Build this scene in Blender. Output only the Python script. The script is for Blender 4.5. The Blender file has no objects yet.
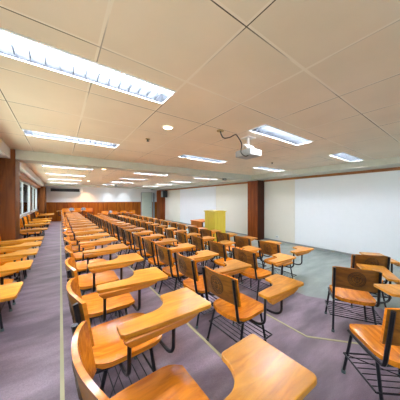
import bpy, bmesh, math, random
from mathutils import Vector, Matrix
random.seed(7)
PI = math.pi
scene = bpy.context.scene
C = scene.collection
CEIL, BEAM = 2.56, 2.377
XL, XR, YB, YF = -1.05, 6.80, 15.5, -5.2
T = 0.633                                   # ceiling tile module

# ---------------------------------------------------------------- materials
def nodes(name):
    m = bpy.data.materials.new(name); m.use_nodes = True
    nt = m.node_tree
    return m, nt, nt.nodes['Principled BSDF']
def N(nt, kind, **kw):
    n = nt.nodes.new(kind)
    for k, v in kw.items(): setattr(n, k, v)
    return n
def plain(name, col, rough=.5, metal=0, spec=.5, coat=0):
    m, nt, b = nodes(name)
    tc = N(nt, 'ShaderNodeTexCoord'); no = N(nt, 'ShaderNodeTexNoise')
    no.inputs['Scale'].default_value = 9; no.inputs['Detail'].default_value = 3
    nt.links.new(tc.outputs['Object'], no.inputs['Vector'])
    r = N(nt, 'ShaderNodeValToRGB')
    r.color_ramp.elements[0].position = .3; r.color_ramp.elements[1].position = .7
    r.color_ramp.elements[0].color = (*[c * (.985 if min(col) > .5 else .95) for c in col], 1)
    r.color_ramp.elements[1].color = (*[min(1, c * (1.0 if min(col) > .5 else 1.03)) for c in col], 1)
    nt.links.new(no.outputs['Fac'], r.inputs['Fac']); nt.links.new(r.outputs['Color'], b.inputs['Base Color'])
    b.inputs['Roughness'].default_value = rough; b.inputs['Metallic'].default_value = metal
    b.inputs['Specular IOR Level'].default_value = spec; b.inputs['Coat Weight'].default_value = coat
    return m
def wood(name, dark, light, scale=(3, 30, 30), rough=.3, coat=.3, vary=.25, wear=0.0, spec=.5):
    m, nt, b = nodes(name)
    tc = N(nt, 'ShaderNodeTexCoord'); oi = N(nt, 'ShaderNodeObjectInfo')
    mp = N(nt, 'ShaderNodeMapping'); mp.inputs['Scale'].default_value = scale
    off = N(nt, 'ShaderNodeVectorMath', operation='SCALE'); off.inputs[0].default_value = (7, 3, 11)
    nt.links.new(oi.outputs['Random'], off.inputs['Scale'])
    nt.links.new(off.outputs['Vector'], mp.inputs['Location'])
    nt.links.new(tc.outputs['Object'], mp.inputs['Vector'])
    n1 = N(nt, 'ShaderNodeTexNoise'); n1.inputs['Scale'].default_value = 1.2; n1.inputs['Detail'].default_value = 6; n1.inputs['Distortion'].default_value = .8
    nt.links.new(mp.outputs['Vector'], n1.inputs['Vector'])
    r = N(nt, 'ShaderNodeValToRGB')
    r.color_ramp.elements[0].position = .32; r.color_ramp.elements[1].position = .66
    r.color_ramp.elements[0].color = (*dark, 1); r.color_ramp.elements[1].color = (*light, 1)
    nt.links.new(n1.outputs['Fac'], r.inputs['Fac'])
    hsv = N(nt, 'ShaderNodeHueSaturation')
    mr = N(nt, 'ShaderNodeMapRange'); mr.inputs['To Min'].default_value = 1 - vary; mr.inputs['To Max'].default_value = 1 + vary
    nt.links.new(oi.outputs['Random'], mr.inputs['Value']); nt.links.new(mr.outputs['Result'], hsv.inputs['Value'])
    nt.links.new(r.outputs['Color'], hsv.inputs['Color'])
    out = hsv.outputs['Color']
    if wear:
        n2 = N(nt, 'ShaderNodeTexNoise'); n2.inputs['Scale'].default_value = 5; n2.inputs['Detail'].default_value = 4
        nt.links.new(tc.outputs['Object'], n2.inputs['Vector'])
        r2 = N(nt, 'ShaderNodeValToRGB'); r2.color_ramp.elements[0].position = .56; r2.color_ramp.elements[1].position = .72
        nt.links.new(n2.outputs['Fac'], r2.inputs['Fac'])
        ml = N(nt, 'ShaderNodeMath', operation='MULTIPLY'); ml.inputs[1].default_value = wear
        nt.links.new(r2.outputs['Color'], ml.inputs[0])
        mx = N(nt, 'ShaderNodeMix', data_type='RGBA'); mx.inputs['B'].default_value = (.66, .43, .20, 1)
        nt.links.new(ml.outputs[0], mx.inputs['Factor']); nt.links.new(out, mx.inputs['A'])
        out = mx.outputs['Result']
    nt.links.new(out, b.inputs['Base Color'])
    b.inputs['Specular IOR Level'].default_value = spec
    b.inputs['Roughness'].default_value = rough; b.inputs['Coat Weight'].default_value = coat; b.inputs['Coat Roughness'].default_value = .18
    return m
def emit(name, col, strength):
    m = bpy.data.materials.new(name); m.use_nodes = True; nt = m.node_tree
    nt.nodes.remove(nt.nodes['Principled BSDF'])
    e = N(nt, 'ShaderNodeEmission'); e.inputs['Color'].default_value = (*col, 1); e.inputs['Strength'].default_value = strength
    nt.links.new(e.outputs[0], nt.nodes['Material Output'].inputs['Surface'])
    return m
def glass(name):
    m = bpy.data.materials.new(name); m.use_nodes = True; nt = m.node_tree
    nt.nodes.remove(nt.nodes['Principled BSDF'])
    t = N(nt, 'ShaderNodeBsdfTransparent'); t.inputs['Color'].default_value = (.95, .98, .98, 1)
    g = N(nt, 'ShaderNodeBsdfGlossy'); g.inputs['Roughness'].default_value = .03
    fr = N(nt, 'ShaderNodeFresnel'); fr.inputs['IOR'].default_value = 1.08
    mx = N(nt, 'ShaderNodeMixShader')
    nt.links.new(fr.outputs[0], mx.inputs[0]); nt.links.new(t.outputs[0], mx.inputs[1]); nt.links.new(g.outputs[0], mx.inputs[2])
    nt.links.new(mx.outputs[0], nt.nodes['Material Output'].inputs['Surface'])
    return m
def carpet(name, a, b_, patch):
    m, nt, b = nodes(name)
    tc = N(nt, 'ShaderNodeTexCoord')
    big = N(nt, 'ShaderNodeTexNoise'); big.inputs['Scale'].default_value = 2.2; big.inputs['Detail'].default_value = 5
    mp = N(nt, 'ShaderNodeMapping'); mp.inputs['Scale'].default_value = (.7, 2.4, 1)
    nt.links.new(tc.outputs['Object'], mp.inputs['Vector']); nt.links.new(mp.outputs[0], big.inputs['Vector'])
    r = N(nt, 'ShaderNodeValToRGB')
    r.color_ramp.elements[0].position = .35; r.color_ramp.elements[1].position = .68
    r.color_ramp.elements[0].color = (*a, 1); r.color_ramp.elements[1].color = (*b_, 1)
    nt.links.new(big.outputs['Fac'], r.inputs['Fac'])
    fine = N(nt, 'ShaderNodeTexNoise'); fine.inputs['Scale'].default_value = 130; fine.inputs['Detail'].default_value = 2
    nt.links.new(tc.outputs['Object'], fine.inputs['Vector'])
    mx = N(nt, 'ShaderNodeMix', data_type='RGBA', blend_type='OVERLAY'); mx.inputs['Factor'].default_value = .35
    nt.links.new(r.outputs['Color'], mx.inputs['A']); nt.links.new(fine.outputs['Fac'], mx.inputs['B'])
    nt.links.new(mx.outputs['Result'], b.inputs['Base Color'])
    b.inputs['Roughness'].default_value = patch
    bp = N(nt, 'ShaderNodeBump'); bp.inputs['Strength'].default_value = .25; bp.inputs['Distance'].default_value = .004
    nt.links.new(fine.outputs['Fac'], bp.inputs['Height']); nt.links.new(bp.outputs[0], b.inputs['Normal'])
    return m
def ceiling_mat():
    m, nt, b = nodes('ceiling_tiles')
    tc = N(nt, 'ShaderNodeTexCoord'); sp = N(nt, 'ShaderNodeSeparateXYZ')
    nt.links.new(tc.outputs['Object'], sp.inputs[0])
    def line(axis, off, w):
        a = N(nt, 'ShaderNodeMath', operation='ADD'); a.inputs[1].default_value = -off + 100 * T + T / 2
        nt.links.new(sp.outputs[axis], a.inputs[0])
        mo = N(nt, 'ShaderNodeMath', operation='MODULO'); mo.inputs[1].default_value = T
        nt.links.new(a.outputs[0], mo.inputs[0])
        s = N(nt, 'ShaderNodeMath', operation='SUBTRACT'); s.inputs[1].default_value = T / 2
        nt.links.new(mo.outputs[0], s.inputs[0])
        ab = N(nt, 'ShaderNodeMath', operation='ABSOLUTE'); nt.links.new(s.outputs[0], ab.inputs[0])
        c = N(nt, 'ShaderNodeMath', operation='LESS_THAN'); c.inputs[1].default_value = w
        nt.links.new(ab.outputs[0], c.inputs[0])
        return c.outputs[0], s.outputs[0]
    # pale T-bars with a thin dark gap along one edge of each
    tx, sx = line('X', .20, .011); ty, sy = line('Y', .727, .011)
    gx, _ = line('X', .208, .0035); gy, _ = line('Y', .735, .0035)
    bar = N(nt, 'ShaderNodeMath', operation='MAXIMUM'); nt.links.new(tx, bar.inputs[0]); nt.links.new(ty, bar.inputs[1])
    gap = N(nt, 'ShaderNodeMath', operation='MAXIMUM'); nt.links.new(gx, gap.inputs[0]); nt.links.new(gy, gap.inputs[1])
    no = N(nt, 'ShaderNodeTexNoise'); no.inputs['Scale'].default_value = 1.1; no.inputs['Detail'].default_value = 2
    nt.links.new(tc.outputs['Object'], no.inputs['Vector'])
    nr = N(nt, 'ShaderNodeValToRGB'); nr.color_ramp.elements[0].position = .38; nr.color_ramp.elements[1].position = .58
    nt.links.new(no.outputs['Fac'], nr.inputs['Fac'])
    gm = N(nt, 'ShaderNodeMath', operation='MULTIPLY'); nt.links.new(gap.outputs[0], gm.inputs[0]); nt.links.new(nr.outputs['Color'], gm.inputs[1])
    st = N(nt, 'ShaderNodeTexNoise'); st.inputs['Scale'].default_value = 1.7; st.inputs['Detail'].default_value = 6
    nt.links.new(tc.outputs['Object'], st.inputs['Vector'])
    base = N(nt, 'ShaderNodeValToRGB'); base.color_ramp.elements[0].position = .3; base.color_ramp.elements[1].position = .7
    base.color_ramp.elements[0].color = (.76, .665, .535, 1); base.color_ramp.elements[1].color = (.84, .735, .60, 1)
    nt.links.new(st.outputs['Fac'], base.inputs['Fac'])
    m1 = N(nt, 'ShaderNodeMix', data_type='RGBA'); m1.inputs['B'].default_value = (.86, .78, .66, 1)
    nt.links.new(bar.outputs[0], m1.inputs['Factor']); nt.links.new(base.outputs['Color'], m1.inputs['A'])
    m2 = N(nt, 'ShaderNodeMix', data_type='RGBA'); m2.inputs['B'].default_value = (.10, .075, .055, 1)
    nt.links.new(gm.outputs[0], m2.inputs['Factor']); nt.links.new(m1.outputs['Result'], m2.inputs['A'])
    nt.links.new(m2.outputs['Result'], b.inputs['Base Color']); b.inputs['Roughness'].default_value = .8
    b.inputs['Specular IOR Level'].default_value = .2
    return m
def planks(name, dark, light, axis, width, rough=.45, coat=.0):
    """wood panelling with dark vertical seams every `width`"""
    m = wood(name, dark, light, scale=(9, 9, .9), rough=rough, coat=coat, vary=.04, spec=.22)
    nt = m.node_tree; b = nt.nodes['Principled BSDF']
    src = b.inputs['Base Color'].links[0].from_socket
    tc = N(nt, 'ShaderNodeTexCoord'); sp = N(nt, 'ShaderNodeSeparateXYZ'); nt.links.new(tc.outputs['Object'], sp.inputs[0])
    a = N(nt, 'ShaderNodeMath', operation='ADD'); a.inputs[1].default_value = 50
    nt.links.new(sp.outputs[axis], a.inputs[0])
    dv = N(nt, 'ShaderNodeMath', operation='DIVIDE'); dv.inputs[1].default_value = width; nt.links.new(a.outputs[0], dv.inputs[0])
    fr = N(nt, 'ShaderNodeMath', operation='FRACT'); nt.links.new(dv.outputs[0], fr.inputs[0])
    lt = N(nt, 'ShaderNodeMath', operation='LESS_THAN'); lt.inputs[1].default_value = .012 / width; nt.links.new(fr.outputs[0], lt.inputs[0])
    fl = N(nt, 'ShaderNodeMath', operation='FLOOR'); nt.links.new(dv.outputs[0], fl.inputs[0])
    wn = N(nt, 'ShaderNodeTexWhiteNoise', noise_dimensions='1D'); nt.links.new(fl.outputs[0], wn.inputs['W'])
    mr = N(nt, 'ShaderNodeMapRange'); mr.inputs['To Min'].default_value = .8; mr.inputs['To Max'].default_value = 1.2
    nt.links.new(wn.outputs['Value'], mr.inputs['Value'])
    hs = N(nt, 'ShaderNodeHueSaturation'); nt.links.new(mr.outputs[0], hs.inputs['Value']); nt.links.new(src, hs.inputs['Color'])
    mx = N(nt, 'ShaderNodeMix', data_type='RGBA'); mx.inputs['B'].default_value = (*[c * .3 for c in dark], 1)
    nt.links.new(lt.outputs[0], mx.inputs['Factor']); nt.links.new(hs.outputs['Color'], mx.inputs['A'])
    nt.links.new(mx.outputs['Result'], b.inputs['Base Color'])
    return m

M = dict(
    seat=wood('varnished_seat_wood', (.50, .135, .005), (.76, .25, .014), (4, 26, 26), .26, .30, .12, .15),
    tablet=wood('varnished_tablet_wood', (.45, .155, .006), (.67, .275, .014), (4, 24, 24), .36, .28, .16, .22),
    arm=wood('arm_block_wood', (.46, .15, .008), (.64, .245, .02), (4, 24, 24), .3, .3, .14),
    back=wood('shaded_backrest_rear_wood', (.15, .048, .004), (.31, .115, .010), (24, 4, 24), .34, .12, .16),  # darker wood for the rear face, its shade put into the colour
    burnt=plain('burnt_wood', (.06, .025, .008), .5),
    steel=plain('black_steel', (.012, .012, .016), .35, .3),
    rubber=plain('grey_rubber', (.10, .14, .14), .6),
    purple=carpet('purple_carpet', (.115, .080, .105), (.28, .208, .256), .5),
    teal=carpet('teal_carpet', (.20, .24, .225), (.28, .315, .295), .6),
    tape=plain('yellow_edge_tape', (.40, .37, .21), .6),
    ceiling=ceiling_mat(),
    cream=plain('cream_paint', (.80, .77, .68), .6),
    greywhite=plain('grey_white_paint', (.62, .62, .56), .6),
    beam=plain('beam_paint', (.55, .55, .48), .6),
    white=plain('white_paint', (.80, .81, .82), .5),
    board=plain('white_board', (.84, .86, .89), .35),
    brownwood=planks('brown_pillar_wood', (.16, .032, .006), (.32, .075, .012), 'Y', 5.0),
    darkwood=planks('dark_pillar_wood', (.10, .026, .005), (.25, .075, .014), 'X', 5.0, .38, .05),
    trim=wood('trim_wood', (.28, .085, .014), (.42, .15, .025), (8, 1, 8), .4, .2, .02),
    panel=planks('wainscot_wood', (.24, .050, .002), (.40, .115, .006), 'X', .6),
    deskwood=planks('desk_wood', (.42, .12, .016), (.56, .18, .028), 'Y', 5.0),
    yellow=wood('yellow_lectern_laminate', (.58, .43, .03), (.66, .50, .04), (20, 20, 1.5), .4, .2, .0),
    grey=plain('grey_trim', (.30, .32, .32), .6),
    green=plain('pale_green_door', (.47, .53, .45), .5),
    black=plain('black_plastic', (.015, .015, .018), .45),
    plastic=plain('white_plastic', (.75, .76, .77), .4),
    greyplastic=plain('grey_plastic', (.30, .31, .32), .45),
    brass=plain('brass_plate', (.40, .30, .12), .4, .6),
    reflector=plain('grey_aluminium_trough', (.026, .029, .035), .5, 0, .2),
    blade=plain('grey_louvre_metal', (.020, .023, .028), .5, 0, .15),
    lamp=emit('fluorescent_tube', (.86, .92, 1.0), 98),
    warm=emit('warm_bulb', (1.0, .62, .34), 14),
    cool=emit('cool_bulb', (.8, .92, 1.0), 14),
    glass=glass('window_glass'),
    frame=plain('window_frame_metal', (.55, .56, .55), .4, .4),
    leaf=plain('leaf_green', (.10, .20, .05), .6), bark=plain('bark', (.12, .08, .05), .8),
    grass=plain('ground_green', (.40, .42, .34), .9),
    bag=plain('blue_grey_cloth', (.30, .32, .34), .8), strap=plain('dark_strap', (.05, .06, .08), .7),
)

# ---------------------------------------------------------------- mesh helpers
def bx(bm, x0, x1, y0, y1, z0, z1, bevel=0):
    r = bmesh.ops.create_cube(bm, size=1)
    vs = r['verts']
    for v in vs:
        v.co = Vector(((x0 + x1) / 2 + v.co.x * (x1 - x0), (y0 + y1) / 2 + v.co.y * (y1 - y0), (z0 + z1) / 2 + v.co.z * (z1 - z0)))
    if bevel:
        es = list({e for v in vs for e in v.link_edges})
        bmesh.ops.bevel(bm, geom=es, offset=bevel, segments=2, affect='EDGES', profile=.5)
def smooth_path(pts, n=5):
    """Catmull-Rom through pts"""
    P = [Vector(p) for p in pts]; out = []
    for i in range(len(P) - 1):
        p0, p1, p2, p3 = P[max(i - 1, 0)], P[i], P[i + 1], P[min(i + 2, len(P) - 1)]
        for k in range(n):
            t = k / n
            out.append(.5 * ((2 * p1) + (p2 - p0) * t + (2 * p0 - 5 * p1 + 4 * p2 - p3) * t * t + (3 * p1 - p0 - 3 * p2 + p3) * t ** 3))
    out.append(P[-1]); return out
def tube(bm, pts, r, seg=8, r2=None):
    pts = [Vector(p) for p in pts]; n = len(pts); rings = []
    ref = None
    for i, p in enumerate(pts):
        d = (pts[min(i + 1, n - 1)] - pts[max(i - 1, 0)]).normalized()
        if ref is None: ref = Vector((0, 0, 1)) if abs(d.z) < .9 else Vector((1, 0, 0))
        a = (ref - d * ref.dot(d)).normalized(); b = d.cross(a); ref = a
        rr = r if r2 is None else r + (r2 - r) * i / (n - 1)
        rings.append([bm.verts.new(p + a * rr * math.cos(2 * PI * k / seg) + b * rr * math.sin(2 * PI * k / seg)) for k in range(seg)])
    for A, B in zip(rings, rings[1:]):
        for k in range(seg): bm.faces.new((A[k], A[(k + 1) % seg], B[(k + 1) % seg], B[k]))
    bm.faces.new(rings[0][::-1]); bm.faces.new(rings[-1])
def prism(bm, poly, lo, hi, axis='z', bevel=0):
    """extrude a 2-D polygon; axis z: (x,y), axis y: (x,z), axis x: (y,z)"""
    def P(a, b, h): return {'z': (a, b, h), 'y': (a, h, b), 'x': (h, a, b)}[axis]
    A = [bm.verts.new(P(a, b, lo)) for a, b in poly]; B = [bm.verts.new(P(a, b, hi)) for a, b in poly]
    n = len(poly); fs = [bm.faces.new(A[::-1]), bm.faces.new(B)]
    for i in range(n): fs.append(bm.faces.new((A[i], A[(i + 1) % n], B[(i + 1) % n], B[i])))
    bmesh.ops.recalc_face_normals(bm, faces=fs)
    if bevel:
        es = [e for v in A + B for e in v.link_edges if abs({'z': e.verts[0].co.z - e.verts[1].co.z, 'y': e.verts[0].co.y - e.verts[1].co.y, 'x': e.verts[0].co.x - e.verts[1].co.x}[axis]) < 1e-6]
        bmesh.ops.bevel(bm, geom=list(set(es)), offset=bevel, segments=2, affect='EDGES', profile=.5)
def obj(name, bm, mat, parent=None, smooth=False, angle=None):
    bmesh.ops.recalc_face_normals(bm, faces=bm.faces)
    me = bpy.data.meshes.new(name); bm.to_mesh(me); bm.free()
    me.materials.append(M[mat])
    if smooth:
        for p in me.polygons: p.use_smooth = True
        me.set_sharp_from_angle(angle=math.radians(angle or 40))
    o = bpy.data.objects.new(name, me); C.objects.link(o)
    if parent: o.parent = parent
    return o
def B(): return bmesh.new()
def tag(o, label, cat, group=None):
    o['label'] = label; o['category'] = cat
    if group: o['group'] = group
    return o
def thing(name, label, cat, loc=(0, 0, 0), rz=0, group=None):
    o = bpy.data.objects.new(name, None); C.objects.link(o)
    o.location = loc; o.rotation_euler = (0, 0, rz); o.empty_display_size = .1
    return tag(o, label, cat, group)
def struct(name, bm, mat, parent=None, smooth=False):
    o = obj(name, bm, mat, parent, smooth)
    if not parent: o['kind'] = 'structure'
    return o
def sbox(name, mat, *b, parent=None, bevel=0):
    bm = B(); bx(bm, *b, bevel=bevel); return struct(name, bm, mat, parent)
def copy_tree(o, parent=None):
    c = o.copy(); C.objects.link(c)
    if parent: c.parent = parent
    for ch in list(o.children): copy_tree(ch, c)
    return c

# ---------------------------------------------------------------- the room
TOP = 2.95
sbox('floor', 'teal', XL - .2, XR + .2, YF - .2, YB + .2, -.30, 0)
bm = B(); bx(bm, 2.20, 3.34, 1.62, YB, 0, .004)
prism(bm, [(2.2, 1.62), (3.34, 1.62), (3.85, .80), (3.3, .1), (2.2, .8)], 0, .004); struct('floor', bm, 'purple')
bm = B(); prism(bm, [(1.15, YF), (3.9, YF), (3.9, -.78), (2.22, 1.08), (2.22, YB), (1.15, YB)], -.1, .10); struct('floor', bm, 'purple')   # second row platform
sbox('floor', 'purple', XL, 1.15, YF, YB, -.1, .25)                     # aisle and first row platform
sbox('floor', 'purple', 1.15, 2.25, 14.1, YB, .0, .25)                  # landing at the back
def strip(name, pts, z, w):
    bm = B()
    for p, q in zip(pts, pts[1:]):
        p, q = Vector(p), Vector(q); d = (q - p).normalized(); n = Vector((-d.y, d.x)) * w / 2
        prism(bm, [tuple(p - n), tuple(q - n), tuple(q + n), tuple(p + n)], z, z + .003)
    struct(name, bm, 'tape')
strip('trim_1', [(.012, YF), (.012, YB)], .25, .026)
strip('trim_2', [(1.132, YF), (1.132, 14.1)], .25, .025)
strip('trim_3', [(2.205, 14.1), (2.205, 1.07), (3.89, -.79)], .10, .025)

sbox('wall_right', 'cream', XR, XR + .2, YF, YB, -.1, TOP)
bm = B(); bx(bm, XL, XR, YF - .2, YF, -.1, .95); bx(bm, XL, XR, YF - .2, YF, 2.3, TOP)
for a, b in ((XL, -.3), (2.9, 3.2), (6.3, XR)): bx(bm, a, b, YF - .2, YF, .95, 2.3)
struct('wall_front', bm, 'cream')
for i, (a, b) in enumerate(((-.3, 2.9), (3.2, 6.3))):  # unseen windows added behind the camera so daylight brightens the ceiling
    w = bpy.data.objects.new(f'window_{i+6}', None); C.objects.link(w); w.location = ((a + b) / 2, YF - .1, .95); w['kind'] = 'structure'
    h2 = (b - a) / 2
    bm = B()
    for k in range(4): xx = -h2 + .025 + k * (2 * h2 - .05) / 3; bx(bm, xx - .025, xx + .025, -.05, .05, 0, 1.35)
    bx(bm, -h2 + .05, h2 - .05, -.05, .05, 0, .05); bx(bm, -h2 + .05, h2 - .05, -.05, .05, 1.30, 1.35); struct('window_frame', bm, 'frame', w)
    bm = B(); bx(bm, -h2 + .05, h2 - .05, -.006, .006, .05, 1.30); struct('pane', bm, 'glass', w)
sbox('wall_back', 'white', XL, XR, YB, YB + .2, 1.44, TOP)
sbox('wall_back', 'panel', XL, XR, YB, YB + .2, -.1, 1.44)
sbox('trim_4', 'trim', XL, 5.26, YB - .02, YB, 1.43, 1.46)
# left wall with window openings
WIN = [(-4.2, -1.7), (-1.2, .9), (1.6, 4.6), (5.9, 11.2), (11.45, 14.2)]
ZS, ZT = 1.05, 2.27
bm = B(); y = YF
for a, b in WIN:
    bx(bm, XL - .2, XL, y, a, -.1, TOP); bx(bm, XL - .2, XL, a, b, -.1, ZS); bx(bm, XL - .2, XL, a, b, ZT, TOP); y = b
bx(bm, XL - .2, XL, y, YB, -.1, TOP); struct('wall_left', bm, 'darkwood')
for i, (a, b) in enumerate(WIN):
    w = bpy.data.objects.new(f'window_{i+1}', None); C.objects.link(w); w.location = (XL - .055, (a + b) / 2, ZS); w['kind'] = 'structure'
    h2, H = (b - a) / 2, ZT - ZS
    bm = B()
    bx(bm, -.05, .05, -h2, -h2 + .05, 0, H); bx(bm, -.05, .05, h2 - .05, h2, 0, H)
    bx(bm, -.05, .05, -h2 + .05, h2 - .05, 0, .05); bx(bm, -.05, .05, -h2 + .05, h2 - .05, H - .05, H)
    k = max(2, round((b - a) / 1.7))
    for j in range(1, k):
        yy = -h2 + j * (b - a) / k; bx(bm, -.02, .02, yy - .015, yy + .015, .05, H - .05)
    struct('window_frame', bm, 'frame', w)
    bm = B(); bx(bm, -.006, .006, -h2 + .05, h2 - .05, .05, H - .05); struct('pane', bm, 'glass', w)
    bm = B(); bx(bm, .056, .10, -h2 - .03, h2 + .03, -.03, 0, .005); struct('window_sill', bm, 'frame', w)

# ceiling sheet with openings where the lamps are recessed
LIGHTS = []
for cx, tagx in ((.205, 'aisle'), (2.735, 'middle'), (5.27, 'wall')):
    for cy in (1.67, 3.68, 6.92, 9.0, 11.1, 13.3): LIGHTS.append((cx, cy))
LX, LY = 1.235, .26
xs = sorted({XL - .02, XR} | {round(c + s * LX / 2, 4) for c in (.205, 2.735, 5.27) for s in (-1, 1)})
ys = sorted({YF, YB} | {round(c + s * LY / 2, 4) for _, c in LIGHTS for s in (-1, 1)})
bm = B()
for x0, x1 in zip(xs, xs[1:]):
    for y0, y1 in zip(ys, ys[1:]):
        if any(abs((x0 + x1) / 2 - a) < LX / 2 and abs((y0 + y1) / 2 - b) < LY / 2 for a, b in LIGHTS): continue
        bx(bm, x0, x1, y0, y1, CEIL, CEIL + .012)
struct('ceiling', bm, 'ceiling')
sbox('ceiling', 'greywhite', XL - .2, XR + .2, YF - .2, YB + .2, TOP, TOP + .15)   # unseen slab added above the tiles to keep sky light out
# dropped beams and edge soffits
sbox('trim_5', 'beam', XL, XR, 5.05, 5.45, BEAM, CEIL - .001)
sbox('trim_6', 'beam', XL, XR, 14.45, 14.85, 2.46, CEIL - .001)
for i, (y0, y1) in enumerate(((YF, 5.049), (5.451, 14.449), (14.851, YB))):
    sbox('trim_7', 'white', XL, -.76, y0, y1, BEAM, CEIL - .001)
    sbox('trim_8', 'beam', 6.05, XR, y0, y1, 2.41, CEIL - .001)
for y0, y1 in ((YF, 5.0), (5.53, 14.3)):
    sbox('trim_9', 'trim', XR - .035, XR, y0, y1, 2.335, 2.41)
    sbox('baseboard_right', 'grey', XR - .015, XR, y0, y1, 0, .06)
sbox('trim_10', 'trim', XL, -.90, 5.6, 14.4, 2.28, BEAM)
# pillars
def pillar(name, mat, x0, x1, y0, y1, z0, z1):
    bm = B(); bx(bm, x0, x1, y0, y1, z0, z1, .006)
    o = struct(name, bm, mat)
pillar('pillar', 'darkwood', XL, -.69, 5.045, 5.55, .25, CEIL - .002)
pillar('pillar', 'darkwood', XL, -.70, 14.40, 15.45, .25, BEAM)
pillar('pillar', 'brownwood', 6.38, XR, 5.0, 5.52, 0, BEAM + .01)
pillar('pillar', 'brownwood', 6.38, XR, 14.3, 15.0, 0, BEAM)
# door in the back wall
d = bpy.data.objects.new('door_1', None); C.objects.link(d); d.location = (5.72, YB, 0); d['kind'] = 'structure'
bm = B(); bx(bm, -.42, .42, -.05, -.001, 0, 2.18, .004); struct('door_panel', bm, 'green', d)
bm = B(); bx(bm, -.47, -.421, -.07, -.001, 0, 2.23); bx(bm, .421, .47, -.07, -.001, 0, 2.23); bx(bm, -.42, .42, -.07, -.001, 2.181, 2.23); struct('door_frame', bm, 'grey', d)
bm = B(); tube(bm, [(.34, -.05, 1.0), (.34, -.09, 1.0), (.26, -.09, 1.0)], .012); struct('door_handle', bm, 'steel', d)
sbox('trim_11', 'grey', 6.26, 6.36, 15.40, YB, 0, 2.2)

# white projection boards on the right wall
def wall_board(name, y0, y1, label):
    bm = B(); bx(bm, XR - .02, XR - .001, y0, y1, .065, 2.33, .003)
    tag(obj(name, bm, 'board'), label, 'whiteboard')
wall_board('whiteboard', -.25, 3.71, 'large white writing board covering the right wall beyond the nearest pillar')
wall_board('whiteboard', 8.06, 11.9, 'white writing board on the right wall behind the yellow lectern')

# outdoors, seen through the windows
sbox('ground', 'grass', -40, 40, -40, 45, -1.3, -1.2)
t = thing('tree', 'green leafy tree outside the windows beyond the dark pillar', 'tree', (-2.7, 17.5, -1.2))
bm = B(); tube(bm, smooth_path([(0, 0, 0), (.05, .02, 1.2), (.0, .1, 2.6), (.1, .1, 3.4)]), .14, 10, .05); obj('trunk', bm, 'bark', t, True)
bm = B()
for i in range(520):
    v = Vector((random.gauss(0, 1), random.gauss(0, 1), random.gauss(0, 1))).normalized() * random.uniform(.5, 1.15)
    p = Vector((0, 0, 3.5)) + Vector((v.x, v.y * 1.1, v.z * .95))
    a = Vector((random.gauss(0, 1), random.gauss(0, 1), random.gauss(0, 1))).normalized(); b = a.orthogonal().normalized(); s = random.uniform(.07, .13)
    bm.faces.new([bm.verts.new(p + q) for q in (a * s, b * s * .5, -a * s, -b * s * .5)])
obj('foliage', bm, 'leaf', t)

# ---------------------------------------------------------------- ceiling lamps
def make_lamp():
    t = thing('ceiling_light', '', 'light')
    hx, hy, hz = LX / 2, LY / 2, .10
    bm = B()      # trough: sloped sides and a flat top, open below
    o_ = [(-hx, -hy, 0), (hx, -hy, 0), (hx, hy, 0), (-hx, hy, 0)]; i_ = [(-hx + .01, -hy + .035, hz), (hx - .01, -hy + .035, hz), (hx - .01, hy - .035, hz), (-hx + .01, hy - .035, hz)]
    for k in (0, 1):
        z = .006 * k; e = .003 * k
        lo = [bm.verts.new((x + math.copysign(e, x), y + math.copysign(e, y), zz)) for x, y, zz in o_]
        hi = [bm.verts.new((x + math.copysign(e, x), y + math.copysign(e, y), zz + z)) for x, y, zz in i_]
        for j in range(4): bm.faces.new((lo[j], lo[(j + 1) % 4], hi[(j + 1) % 4], hi[j]))
        bm.faces.new(hi)
    obj('reflector', bm, 'reflector', t)
    bm = B()
    for x0, x1, y0, y1 in ((-hx - .012, hx + .012, -hy - .012, -hy), (-hx - .012, hx + .012, hy, hy + .012), (-hx - .012, -hx, -hy, hy), (hx, hx + .012, -hy, hy)):
        bx(bm, x0, x1, y0, y1, -.008, -.0005)
    obj('frame', bm, 'plastic', t)
    for yy in (-.045, .045):
        bm = B(); tube(bm, [(-hx + .03, yy, .070), (hx - .03, yy, .070)], .014, 8); obj('tube', bm, 'lamp', t, True)
    bm = B(); n = 15
    for k in range(1, n):
        x = -hx + LX * k / n
        prism(bm, [(-hy + .004, .002), (hy - .004, .002), (hy - .018, .040), (-hy + .018, .040)], x - .0015, x + .0015, 'x')
    obj('louvre', bm, 'blade', t)
    return t
ORD = ['nearest', 'second', 'third', 'fourth', 'fifth', 'sixth', 'seventh']
COLN = {.205: 'the aisle line of lamps', 2.735: 'the middle line of lamps', 5.27: 'the line beside the whiteboards'}
lamp0 = None; cnt = {}
for cx, cy in LIGHTS:
    if lamp0 is None: l = lamp0 = make_lamp()
    else: l = copy_tree(lamp0)
    l.location = (cx, cy, CEIL); k = cnt.get(cx, 0); cnt[cx] = k + 1
    if k <= 1: s = f'recessed fluorescent ceiling light, {["first", "second"][k]} before the beam in {COLN[cx]}'
    else: s = f'recessed fluorescent ceiling light, {["first", "second", "third", "fourth"][k-2]} beyond the beam in {COLN[cx]}'
    tag(l, s, 'light', 'fluorescent ceiling lights')
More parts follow.
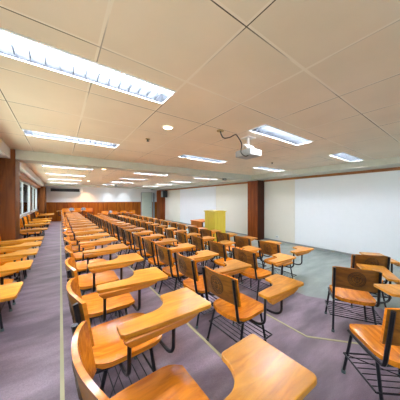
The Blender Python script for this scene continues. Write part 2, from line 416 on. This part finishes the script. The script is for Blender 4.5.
# small round downlights
def downlight(x, y, label, power, col=(1, .56, .28), bulb='warm'):
    t = thing('downlight', label, 'light', (x, y, CEIL), 0, 'round downlights')
    bm = B(); n = 20
    for r0, r1, z0, z1 in ((.075, .055, -.012, -.012),):
        A = [bm.verts.new((r0 * math.cos(2 * PI * k / n), r0 * math.sin(2 * PI * k / n), -.001)) for k in range(n)]
        A2 = [bm.verts.new((r0 * .97 * math.cos(2 * PI * k / n), r0 * .97 * math.sin(2 * PI * k / n), -.012)) for k in range(n)]
        A3 = [bm.verts.new((r1 * math.cos(2 * PI * k / n), r1 * math.sin(2 * PI * k / n), -.010)) for k in range(n)]
        for P_, Q_ in ((A, A2), (A2, A3)):
            for k in range(n): bm.faces.new((P_[k], P_[(k + 1) % n], Q_[(k + 1) % n], Q_[k]))
    obj('rim', bm, 'plastic', t, True)
    bm = B(); bmesh.ops.create_circle(bm, cap_ends=True, segments=20, radius=.055, matrix=Matrix.Translation((0, 0, -.009))); obj('bulb', bm, bulb, t)
    if power:
        L = bpy.data.lights.new('downlight_lamp', 'SPOT'); L.energy = power; L.color = col; L.spot_size = 2.0; L.spot_blend = .8; L.shadow_soft_size = .05
        lo = bpy.data.objects.new('downlight_lamp', L); C.objects.link(lo); lo.parent = t; lo.location = (0, 0, -.02)
downlight(1.155, 2.35, 'round warm downlight nearest the camera, beside the first lamp', 6)
downlight(1.10, 6.67, 'round warm downlight just beyond the ceiling beam', 6)
downlight(1.15, 11.3, 'round warm downlight far down the room beyond the beam', 6)
downlight(1.42, 14.98, 'round warm downlight close above the back wall', 70)
downlight(2.8, 15.0, 'round cool downlight above the back wall, next to the warm one', 30, (.8, .92, 1), 'cool')
downlight(3.9, 15.0, 'round cool downlight above the back wall, nearest the green door', 30, (.8, .92, 1), 'cool')
# sprinklers
def sprinkler(x, y, label):
    t = thing('ceiling_sprinkler', label, 'sprinkler', (x, y, CEIL), 0, 'ceiling sprinklers')
    bm = B(); tube(bm, [(0, 0, .001), (0, 0, -.006)], .035, 16); obj('plate', bm, 'brass', t, True)
    bm = B(); tube(bm, [(0, 0, -.006), (0, 0, -.035)], .010, 8); tube(bm, [(0, 0, -.035), (0, 0, -.039)], .022, 12); obj('nozzle', bm, 'steel', t, True)
sprinkler(1.12, 2.98, 'small dark sprinkler in the ceiling between the first two aisle lamps')
sprinkler(4.40, 3.0, 'small dark sprinkler in the ceiling above the near pillar side')
# fitting under the beam
t = thing('ceiling_emergency_light', 'small dark emergency light under the ceiling beam near the lectern', 'light', (4.80, 5.22, BEAM))
bm = B(); bx(bm, -.07, .07, -.04, .04, -.07, .001, .008); obj('body', bm, 'black', t)
bm = B(); bx(bm, -.05, .05, -.046, -.0395, -.055, -.02); obj('lens', bm, 'grey', t)

# ---------------------------------------------------------------- projectors
def make_projector(label, loc):
    t = thing('projector', label, 'projector', loc)
    bm = B(); bx(bm, -.13, .13, -.15, .15, -.30, -.20, .015); obj('body', bm, 'greyplastic', t, True)
    bm = B(); bx(bm, -.115, .115, -.158, -.1505, -.29, -.21, .003); obj('lit_side', bm, 'plastic', t)  # lit side of the housing, painted paler than the grey body
    bm = B(); tube(bm, [(.125, .07, -.25), (.150, .07, -.25)], .035, 16, .032); obj('lens', bm, 'black', t, True)
    bm = B(); tube(bm, [(0, 0, -.12), (0, 0, -.001)], .02, 10); bx(bm, -.08, .08, -.08, .08, -.012, -.001); bx(bm, -.10, .10, -.02, .02, -.135, -.115)
    for x, y in ((-.08, -.09), (.08, -.09), (-.08, .09), (.08, .09)): tube(bm, [(x * .9, 0, -.125), (x, y, -.195)], .008, 6)
    obj('mount', bm, 'plastic', t, True)
    bm = B()
    for k in range(2): bx(bm, -.06, .09, -.1615, -.1582, -.256 + k * .012, -.250 + k * .012)
    obj('vent', bm, 'grey', t)
    return t
make_projector('white ceiling projector hanging in front of the ceiling beam', (2.36, 2.03, CEIL))
make_projector('small white ceiling projector hanging far beyond the beam', (2.36, 10.3, CEIL))
t = thing('projector_cable', 'black cable drooping from a ceiling plate to the near projector', 'cable', (1.80, 2.04, CEIL))
bm = B(); tube(bm, [(0, 0, -.0005), (0, 0, -.01)], .05, 18); obj('ceiling_plate', bm, 'brass', t, True)
bm = B(); tube(bm, smooth_path([(0, 0, -.01), (.01, -.01, -.06), (.05, -.02, -.10), (.15, -.03, -.075), (.25, -.04, -.02), (.29, -.05, -.045), (.36, -.06, -.14), (.39, -.02, -.25), (.41, -.08, -.315), (.46, -.10, -.30)], 6), .008, 8); obj('lead', bm, 'black', t, True)

# ---------------------------------------------------------------- wall fittings
t = thing('wall_unit', 'long white wall unit with a dark slot high on the back wall', 'air conditioner', (.2, YB, 2.13))
bm = B(); bx(bm, -.92, -.70, -.22, -.001, 0, .22, .01); bx(bm, .86, 1.02, -.22, -.001, 0, .22, .01); bx(bm, -.70, .86, -.18, -.001, 0, .22); obj('casing', bm, 'plastic', t)
bm = B(); bx(bm, -.69, .85, -.20, -.181, .01, .20); obj('slot', bm, 'black', t)
t = thing('loudspeaker', 'black loudspeaker mounted on the far right pillar', 'speaker', (6.50, 13.85, 1.80))
bm = B(); prism(bm, [(-.17, 0), (.17, 0), (.20, .52), (-.20, .52)], -.18, .18, 'x', .01); obj('cabinet', bm, 'black', t)
bm = B(); bx(bm, -.19, -.181, -.14, .14, .04, .48); obj('grille', bm, 'grey', t)
bm = B(); bx(bm, .0, .10, .15, .452, .2, .3); obj('bracket', bm, 'steel', t)
t = thing('wall_socket', 'small pale wall socket low on the wall beside near pillar', 'socket', (XR, 4.42, .15))
bm = B(); bx(bm, -.012, -.001, -.06, .06, 0, .075, .003); obj('plate', bm, 'plastic', t)
bm = B(); bx(bm, -.014, -.0121, -.035, -.01, .025, .05); bx(bm, -.014, -.0121, .01, .035, .025, .05); obj('outlet', bm, 'grey', t)

# ---------------------------------------------------------------- lectern and desk
t = thing('lectern', 'yellow wooden lectern standing in front of the far whiteboard', 'lectern', (4.62, 5.55, 0))
bm = B(); prism(bm, [(0, 0), (.54, 0), (.54, .60), (0, .60)], .06, 1.15, 'z', .008); obj('body', bm, 'yellow', t)
bm = B(); bx(bm, .02, .52, .02, .58, 0, .0595); obj('plinth', bm, 'yellow', t)
bm = B(); prism(bm, [(-.035, 1.1505), (.575, 1.1505), (.575, 1.175), (.42, 1.20), (.27, 1.207), (.12, 1.20), (-.035, 1.185)], -.03, .63, 'y', .006); obj('top', bm, 'yellow', t)
bm = B(); bx(bm, .15, .39, -.010, -.001, .2, .95); obj('side_panel', bm, 'yellow', t)
t = thing('teacher_desk', 'low orange-brown wooden desk beside the yellow lectern', 'desk', (4.55, 6.25, 0))
bm = B(); bx(bm, -.02, .62, -.02, .82, .715, .75, .005); obj('top', bm, 'deskwood', t)
bm = B(); bx(bm, .02, .04, .061, .739, .12, .714); obj('front_panel', bm, 'deskwood', t)
for y in (0, .74):
    for x in (.0, .54):
        bm = B(); bx(bm, x, x + .06, y, y + .06, 0, .714, .004); obj('leg', bm, 'deskwood', t)
bm = B(); bx(bm, .0605, .5395, .755, .775, .3, .714); obj('side_panel', bm, 'deskwood', t)

# ---------------------------------------------------------------- the writing-arm chair
def make_chair():
    t = thing('tablet_arm_chair', '', 'chair')
    # backrest: bent board leaning back, ends forward
    bm = B(); NY, NZ = 14, 5
    def bp(y, v, off):
        q = y / .225; z0 = .545 + .022 * (1 - q * q); z1 = .797 + .018 * (1 - q ** 4); z = z0 + (z1 - z0) * v
        x = -.052 * (1 - q * q) - (z - .80) * .16 + .008
        return Vector((x + off, y, z))
    F = [[bm.verts.new(bp(-.225 + .45 * i / NY, j / NZ, .010)) for j in range(NZ + 1)] for i in range(NY + 1)]
    R = [[bm.verts.new(bp(-.225 + .45 * i / NY, j / NZ, -.010)) for j in range(NZ + 1)] for i in range(NY + 1)]
    for i in range(NY):
        for j in range(NZ):
            bm.faces.new((F[i][j], F[i + 1][j], F[i + 1][j + 1], F[i][j + 1])); bm.faces.new((R[i][j], R[i][j + 1], R[i + 1][j + 1], R[i + 1][j]))
        bm.faces.new((F[i][0], R[i][0], R[i + 1][0], F[i + 1][0])); bm.faces.new((F[i][NZ], F[i + 1][NZ], R[i + 1][NZ], R[i][NZ]))
    for i in (0, NY):
        for j in range(NZ): bm.faces.new((F[i][j], F[i][j + 1], R[i][j + 1], R[i][j]))
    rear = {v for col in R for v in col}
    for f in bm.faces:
        if all(v in rear for v in f.verts): f.material_index = 1  # rear face gets the wood with shade painted in
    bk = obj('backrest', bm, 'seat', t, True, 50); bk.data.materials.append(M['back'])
    # carved round emblem on the rear face
    bm = B()
    def es(a, r):  # point on the rear surface in polar coordinates about the board centre
        y = r * math.cos(a); z = r * math.sin(a); v = (z + .118) / .236
        return bp(y, v, -.0105)
    for r, w in ((.082, .0042), (.070, .0024), (.050, .0036)):
        tube(bm, [es(2 * PI * k / 28, r) for k in range(29)], w, 5)
    for k in range(18): tube(bm, [es(2 * PI * k / 18, .055), es(2 * PI * k / 18 + .1, .066)], .0022, 4)
    def xy(a, b): return es(math.atan2(b, a), math.hypot(a, b))
    tube(bm, [xy(-.036, .022), xy(-.018, .012), xy(0, .03), xy(.018, .012), xy(.036, .022)], .005, 5)
    tube(bm, [xy(0, .028), xy(0, -.034)], .005, 5); tube(bm, [xy(-.022, .004), xy(-.020, -.02), xy(0, -.038), xy(.020, -.02), xy(.022, .004)], .0042, 5)
    obj('carved_emblem', bm, 'burnt', bk)
    # upright posts behind the board, bending forward under the seat
    for s in (-1, 1):
        bm = B(); y = .212 * s
        tube(bm, smooth_path([(-.030, y, .800), (-.008, y, .66), (.016, y, .52), (.030, y, .44), (.055, y * .98, .394), (.12, y * .95, .378), (.26, y * .95, .3745), (.43, y * .90, .3745)], 4), .0135, 8)
        obj('back_post', bm, 'steel', t, True)
    bm = B()
    for x in (.08, .40): tube(bm, [(x, -.19, .3745), (x, .19, .3745)], .010, 8)
    obj('seat_frame', bm, 'steel', t, True)
    # seat: dished plank with rounded rear corners
    bm = B(); NA, NB = 14, 14; x0, x1 = .015, .485
    def sp(i, j, lower):
        u = i / NA; v = j / NB * 2 - 1
        x = x0 + (x1 - x0) * u
        w = .212 * min(1, math.sqrt(max(0, 1 - max(0, (.36 - u) / .36) ** 2.2)) * .68 + .32)
        if u > .80: w -= .045 * ((u - .80) / .20) ** 2
        z = .422 - .016 * (1 - v * v) * math.sin(min(1, u / .85) * PI) + .012 * max(0, .25 - u) / .25 - .010 * max(0, u - .8) / .2
        edge = .006 * (abs(v) > .99 or i in (0, NA))
        return Vector((x, w * v - .02, z - edge if not lower else .388))
    U = [[bm.verts.new(sp(i, j, 0)) for j in range(NB + 1)] for i in range(NA + 1)]
    L = [[bm.verts.new(sp(i, j, 1)) for j in range(NB + 1)] for i in range(NA + 1)]
    for i in range(NA):
        for j in range(NB):
            bm.faces.new((U[i][j], U[i + 1][j], U[i + 1][j + 1], U[i][j + 1])); bm.faces.new((L[i][j], L[i][j + 1], L[i + 1][j + 1], L[i + 1][j]))
        for j in (0, NB): bm.faces.new((U[i][j], U[i + 1][j], L[i + 1][j], L[i][j]))
    for j in range(NB):
        for i in (0, NA): bm.faces.new((U[i][j], U[i][j + 1], L[i][j + 1], L[i][j]))
    obj('seat', bm, 'seat', t, True, 50)
    # legs
    for s in (-1, 1):
        for a, b in (((.40, .185 * s, .378), (.445, .225 * s, .012)), ((.13, .19 * s, .378), (.035, .216 * s, .012))):
            bm = B(); tube(bm, [a, b], .0115, 8); lg = obj('leg', bm, 'steel', t, True)
            bm = B(); tube(bm, [(b[0], b[1], .026), (b[0], b[1], 0)], .0155, 10, .017); obj('foot_cap', bm, 'rubber', lg, True)
    # wire book rack
    bm = B(); z = .185
    for x in (.075, .424): tube(bm, [(x, -.30, z), (x, .235, z)], .007, 6)
    for y in (-.30, .235): tube(bm, [(.075, y, z), (.424, y, z)], .007, 6)
    for k in range(6): tube(bm, [(.125 + k * .05, -.30, z), (.125 + k * .05, .235, z)], .0036, 5)
    tube(bm, [(.078, -.295, z - .005), (.42, .23, z - .005)], .0036, 5)
    obj('book_rack', bm, 'steel', t, True)
    # tablet: narrow forearm strip widening to a writing board across the front
    pts = [(.155, -.450), (.35, -.470), (.66, -.492)]
    for k in range(5):
        a = -PI / 2 + PI / 2 * k / 4; pts.append((.665 + .025 * math.cos(a), -.467 + .025 * math.sin(a)))
    for k in range(5):
        a = PI / 2 * k / 4; pts.append((.67 + .02 * math.cos(a), -.205 + .02 * math.sin(a)))
    for k in range(5):
        a = PI / 2 + PI / 2 * k / 4; pts.append((.487 + .02 * math.cos(a), -.205 + .02 * math.sin(a)))
    for k in range(1, 9):                                    # concave sweep
        a = PI / 2 * k / 8; pts.append((.364 + .103 * math.cos(a), -.205 - .130 * math.sin(a)))
    pts += [(.25, -.338), (.155, -.340), (.141, -.355), (.140, -.435)]
    bm = B(); prism(bm, pts, .664, .688, 'z', .004); obj('writing_tablet', bm, 'tablet', t)
    bm = B(); prism(bm, [(.150, .6635), (.150, .650), (.18, .622), (.50, .628), (.58, .650), (.59, .6635)], -.468, -.425, 'y', .006)
    for v in bm.verts: v.co.y -= (v.co.x - .08) * .03
    obj('armrest_block', bm, 'arm', t)
    # tubes carrying the tablet
    for x in (.20, .47):
        bm = B(); tube(bm, smooth_path([(x, -.175, .3745), (x, -.28, .376), (x, -.335, .392), (x, -.370, .43), (x, -.375, .50), (x, -.377, .60), (x, -.378, .6635)], 4), .0115, 8)
        obj('arm_support', bm, 'steel', t, True)
    return t
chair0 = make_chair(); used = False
def chair(x, y, z, rz, label, group):
    global used
    if not used: c = chair0; used = True
    else: c = copy_tree(chair0)
    c.location = (x, y, z); c.rotation_euler = (0, 0, math.radians(rz))
    tag(c, label, 'chair', group); return c
ORDN = ['first', 'second', 'third', 'fourth', 'fifth', 'sixth', 'seventh', 'eighth', 'ninth', 'tenth', 'eleventh', 'twelfth']
def row(X, ys, z, name, group, firsts={}, cut=None, jx=.015, jr=2.0, xf=None):
    n = len(ys)
    for i, y in enumerate(ys):
        if i in firsts: s = firsts[i]
        elif i < (n + 1) // 2: s = f'wooden tablet-arm chair, {ORDN[i]} from the camera end of {name}'
        else: s = f'wooden tablet-arm chair, {ORDN[n-1-i]} from the far end of {name}'
        s = s.replace('first from the far end', 'last at the far end')
        chair((xf(y) if xf else X) + random.uniform(-jx, jx), y, z, random.uniform(-jr, jr), s, group)
def run(first, step, last):
    out = list(first)
    while out[-1] + step < last: out.append(out[-1] + step + random.uniform(-.012, .012))
    return out
row(.088, run([.81, 1.44, 2.05, 2.67], .63, 12.9), .25, 'the row beside the aisle', 'chairs in the row beside the aisle', jx=.008)
row(1.26, run([1.44, 2.11, 2.72, 3.35, 3.98], .645, 12.9), .10, 'the second row from the aisle', 'chairs in the second row from the aisle')
row(2.385, run([2.13, 2.80, 3.48, 4.11, 4.75], .655, 12.8), 0.004, 'the third row from the aisle', 'chairs in the third row from the aisle')
row(3.10, run([2.25, 2.90, 3.54, 4.18, 4.82], .645, 12.8), 0.004, 'the row nearest the whiteboards', 'chairs in the row nearest the whiteboards', xf=lambda y: 3.20 - .002 * y)
row(-.93, [2.34, 3.05, 3.68, 4.24, 4.80], .25, 'the short row before the dark pillar', 'chairs along the left wall before the pillar', jx=.006, jr=1)
row(-.93, [6.2, 7.45, 8.4, 9.35, 11.7, 12.5], .25, 'the window row beyond the dark pillar', 'chairs along the windows beyond the pillar', jx=.006, jr=1)
# loose chairs at the right
chair(2.775, .795, 0.004, 31, 'tablet-arm chair with round carved emblem standing alone right of the second row', 'loose chairs on the right')
chair(3.64, .875, 0, 41, 'tablet-arm chair nearest the whiteboard, behind the loose chair with the emblem', 'loose chairs on the right')
chair(1.885, .18, .10, 49, 'tablet-arm chair cut off by the right edge of the photo', 'loose chairs on the right')
# chairs lined up along the back wall, facing the camera
BK = [(.32, .25), (.95, .25), (1.58, .25), (2.56, .004), (3.2, .004), (3.84, 0), (4.48, 0)]
for i, (x, z) in enumerate(BK):
    chair(x, 15.22, z, -90 + random.uniform(-3, 3), f'tablet-arm chair against the back wall, {ORDN[i]} from the windows', 'chairs against the back wall')
# bags left on chairs near the back wall
def make_bag():
    t = thing('bag', '', 'bag')
    bm = B(); bmesh.ops.create_icosphere(bm, subdivisions=3, radius=1)
    for v in bm.verts:
        n = v.co.copy(); k = 1 + .08 * math.sin(5 * n.x + 3 * n.y) * math.cos(4 * n.z)
        sx = lambda a: math.copysign(abs(a) ** .65, a)
        v.co = Vector((sx(n.x) * .10 * k, sx(n.y) * .13 * k, max(0, .085 + sx(n.z) * .09 * k)))
    obj('sack', bm, 'bag', t, True, 80)
    bm = B()
    for y in (-.06, .06): tube(bm, smooth_path([(.09, y, .04), (.12, y, .08), (.10, y, .13), (.04, y, .17)]), .008, 6)
    obj('strap', bm, 'strap', t, True)
    return t
bag0 = make_bag()
for i, (k, lab) in enumerate(((1, 'leftmost of the blue-grey bags on a chair by the back wall'), (2, 'middle one of the blue-grey bags on a chair by the back wall'), (4, 'rightmost of the blue-grey bags on a chair by the back wall'))):
    b = bag0 if i == 0 else copy_tree(bag0)
    x, z = BK[k]; b.location = (x - .355, 15.22 - .57, z + .6885); b.rotation_euler = (0, 0, -1.2 + i * .5)
    tag(b, lab, 'bag', 'bags by the back wall')

# ---------------------------------------------------------------- light, world, camera
w = bpy.data.worlds.new('sky'); scene.world = w; w.use_nodes = True
bg = w.node_tree.nodes['Background']; bg.inputs['Color'].default_value = (.80, .90, 1.0, 1); bg.inputs['Strength'].default_value = 2.6
sl = bpy.data.lights.new('sun', 'SUN'); sl.energy = 12; sl.angle = .02; sl.color = (1, .96, .88)
so = bpy.data.objects.new('sun', sl); C.objects.link(so); so.rotation_euler = Vector((-.45, -.35, -1)).to_track_quat('-Z', 'Y').to_euler(); so.location = (10, 20, 20)
cam = bpy.data.cameras.new('camera'); cam.sensor_width = 36; cam.lens = 36 * 196 / 400; cam.clip_start = .02
co = bpy.data.objects.new('camera', cam); C.objects.link(co)
co.location = (0, 0, 1.60); co.rotation_euler = (PI / 2, 0, -math.radians(35.5))
scene.camera = co
vs = scene.view_settings
scene.display_settings.display_device = 'sRGB'
vs.view_transform = 'Standard'; vs.look = 'None'; vs.gamma = 1; vs.use_curve_mapping = False
vs.exposure = 1.30
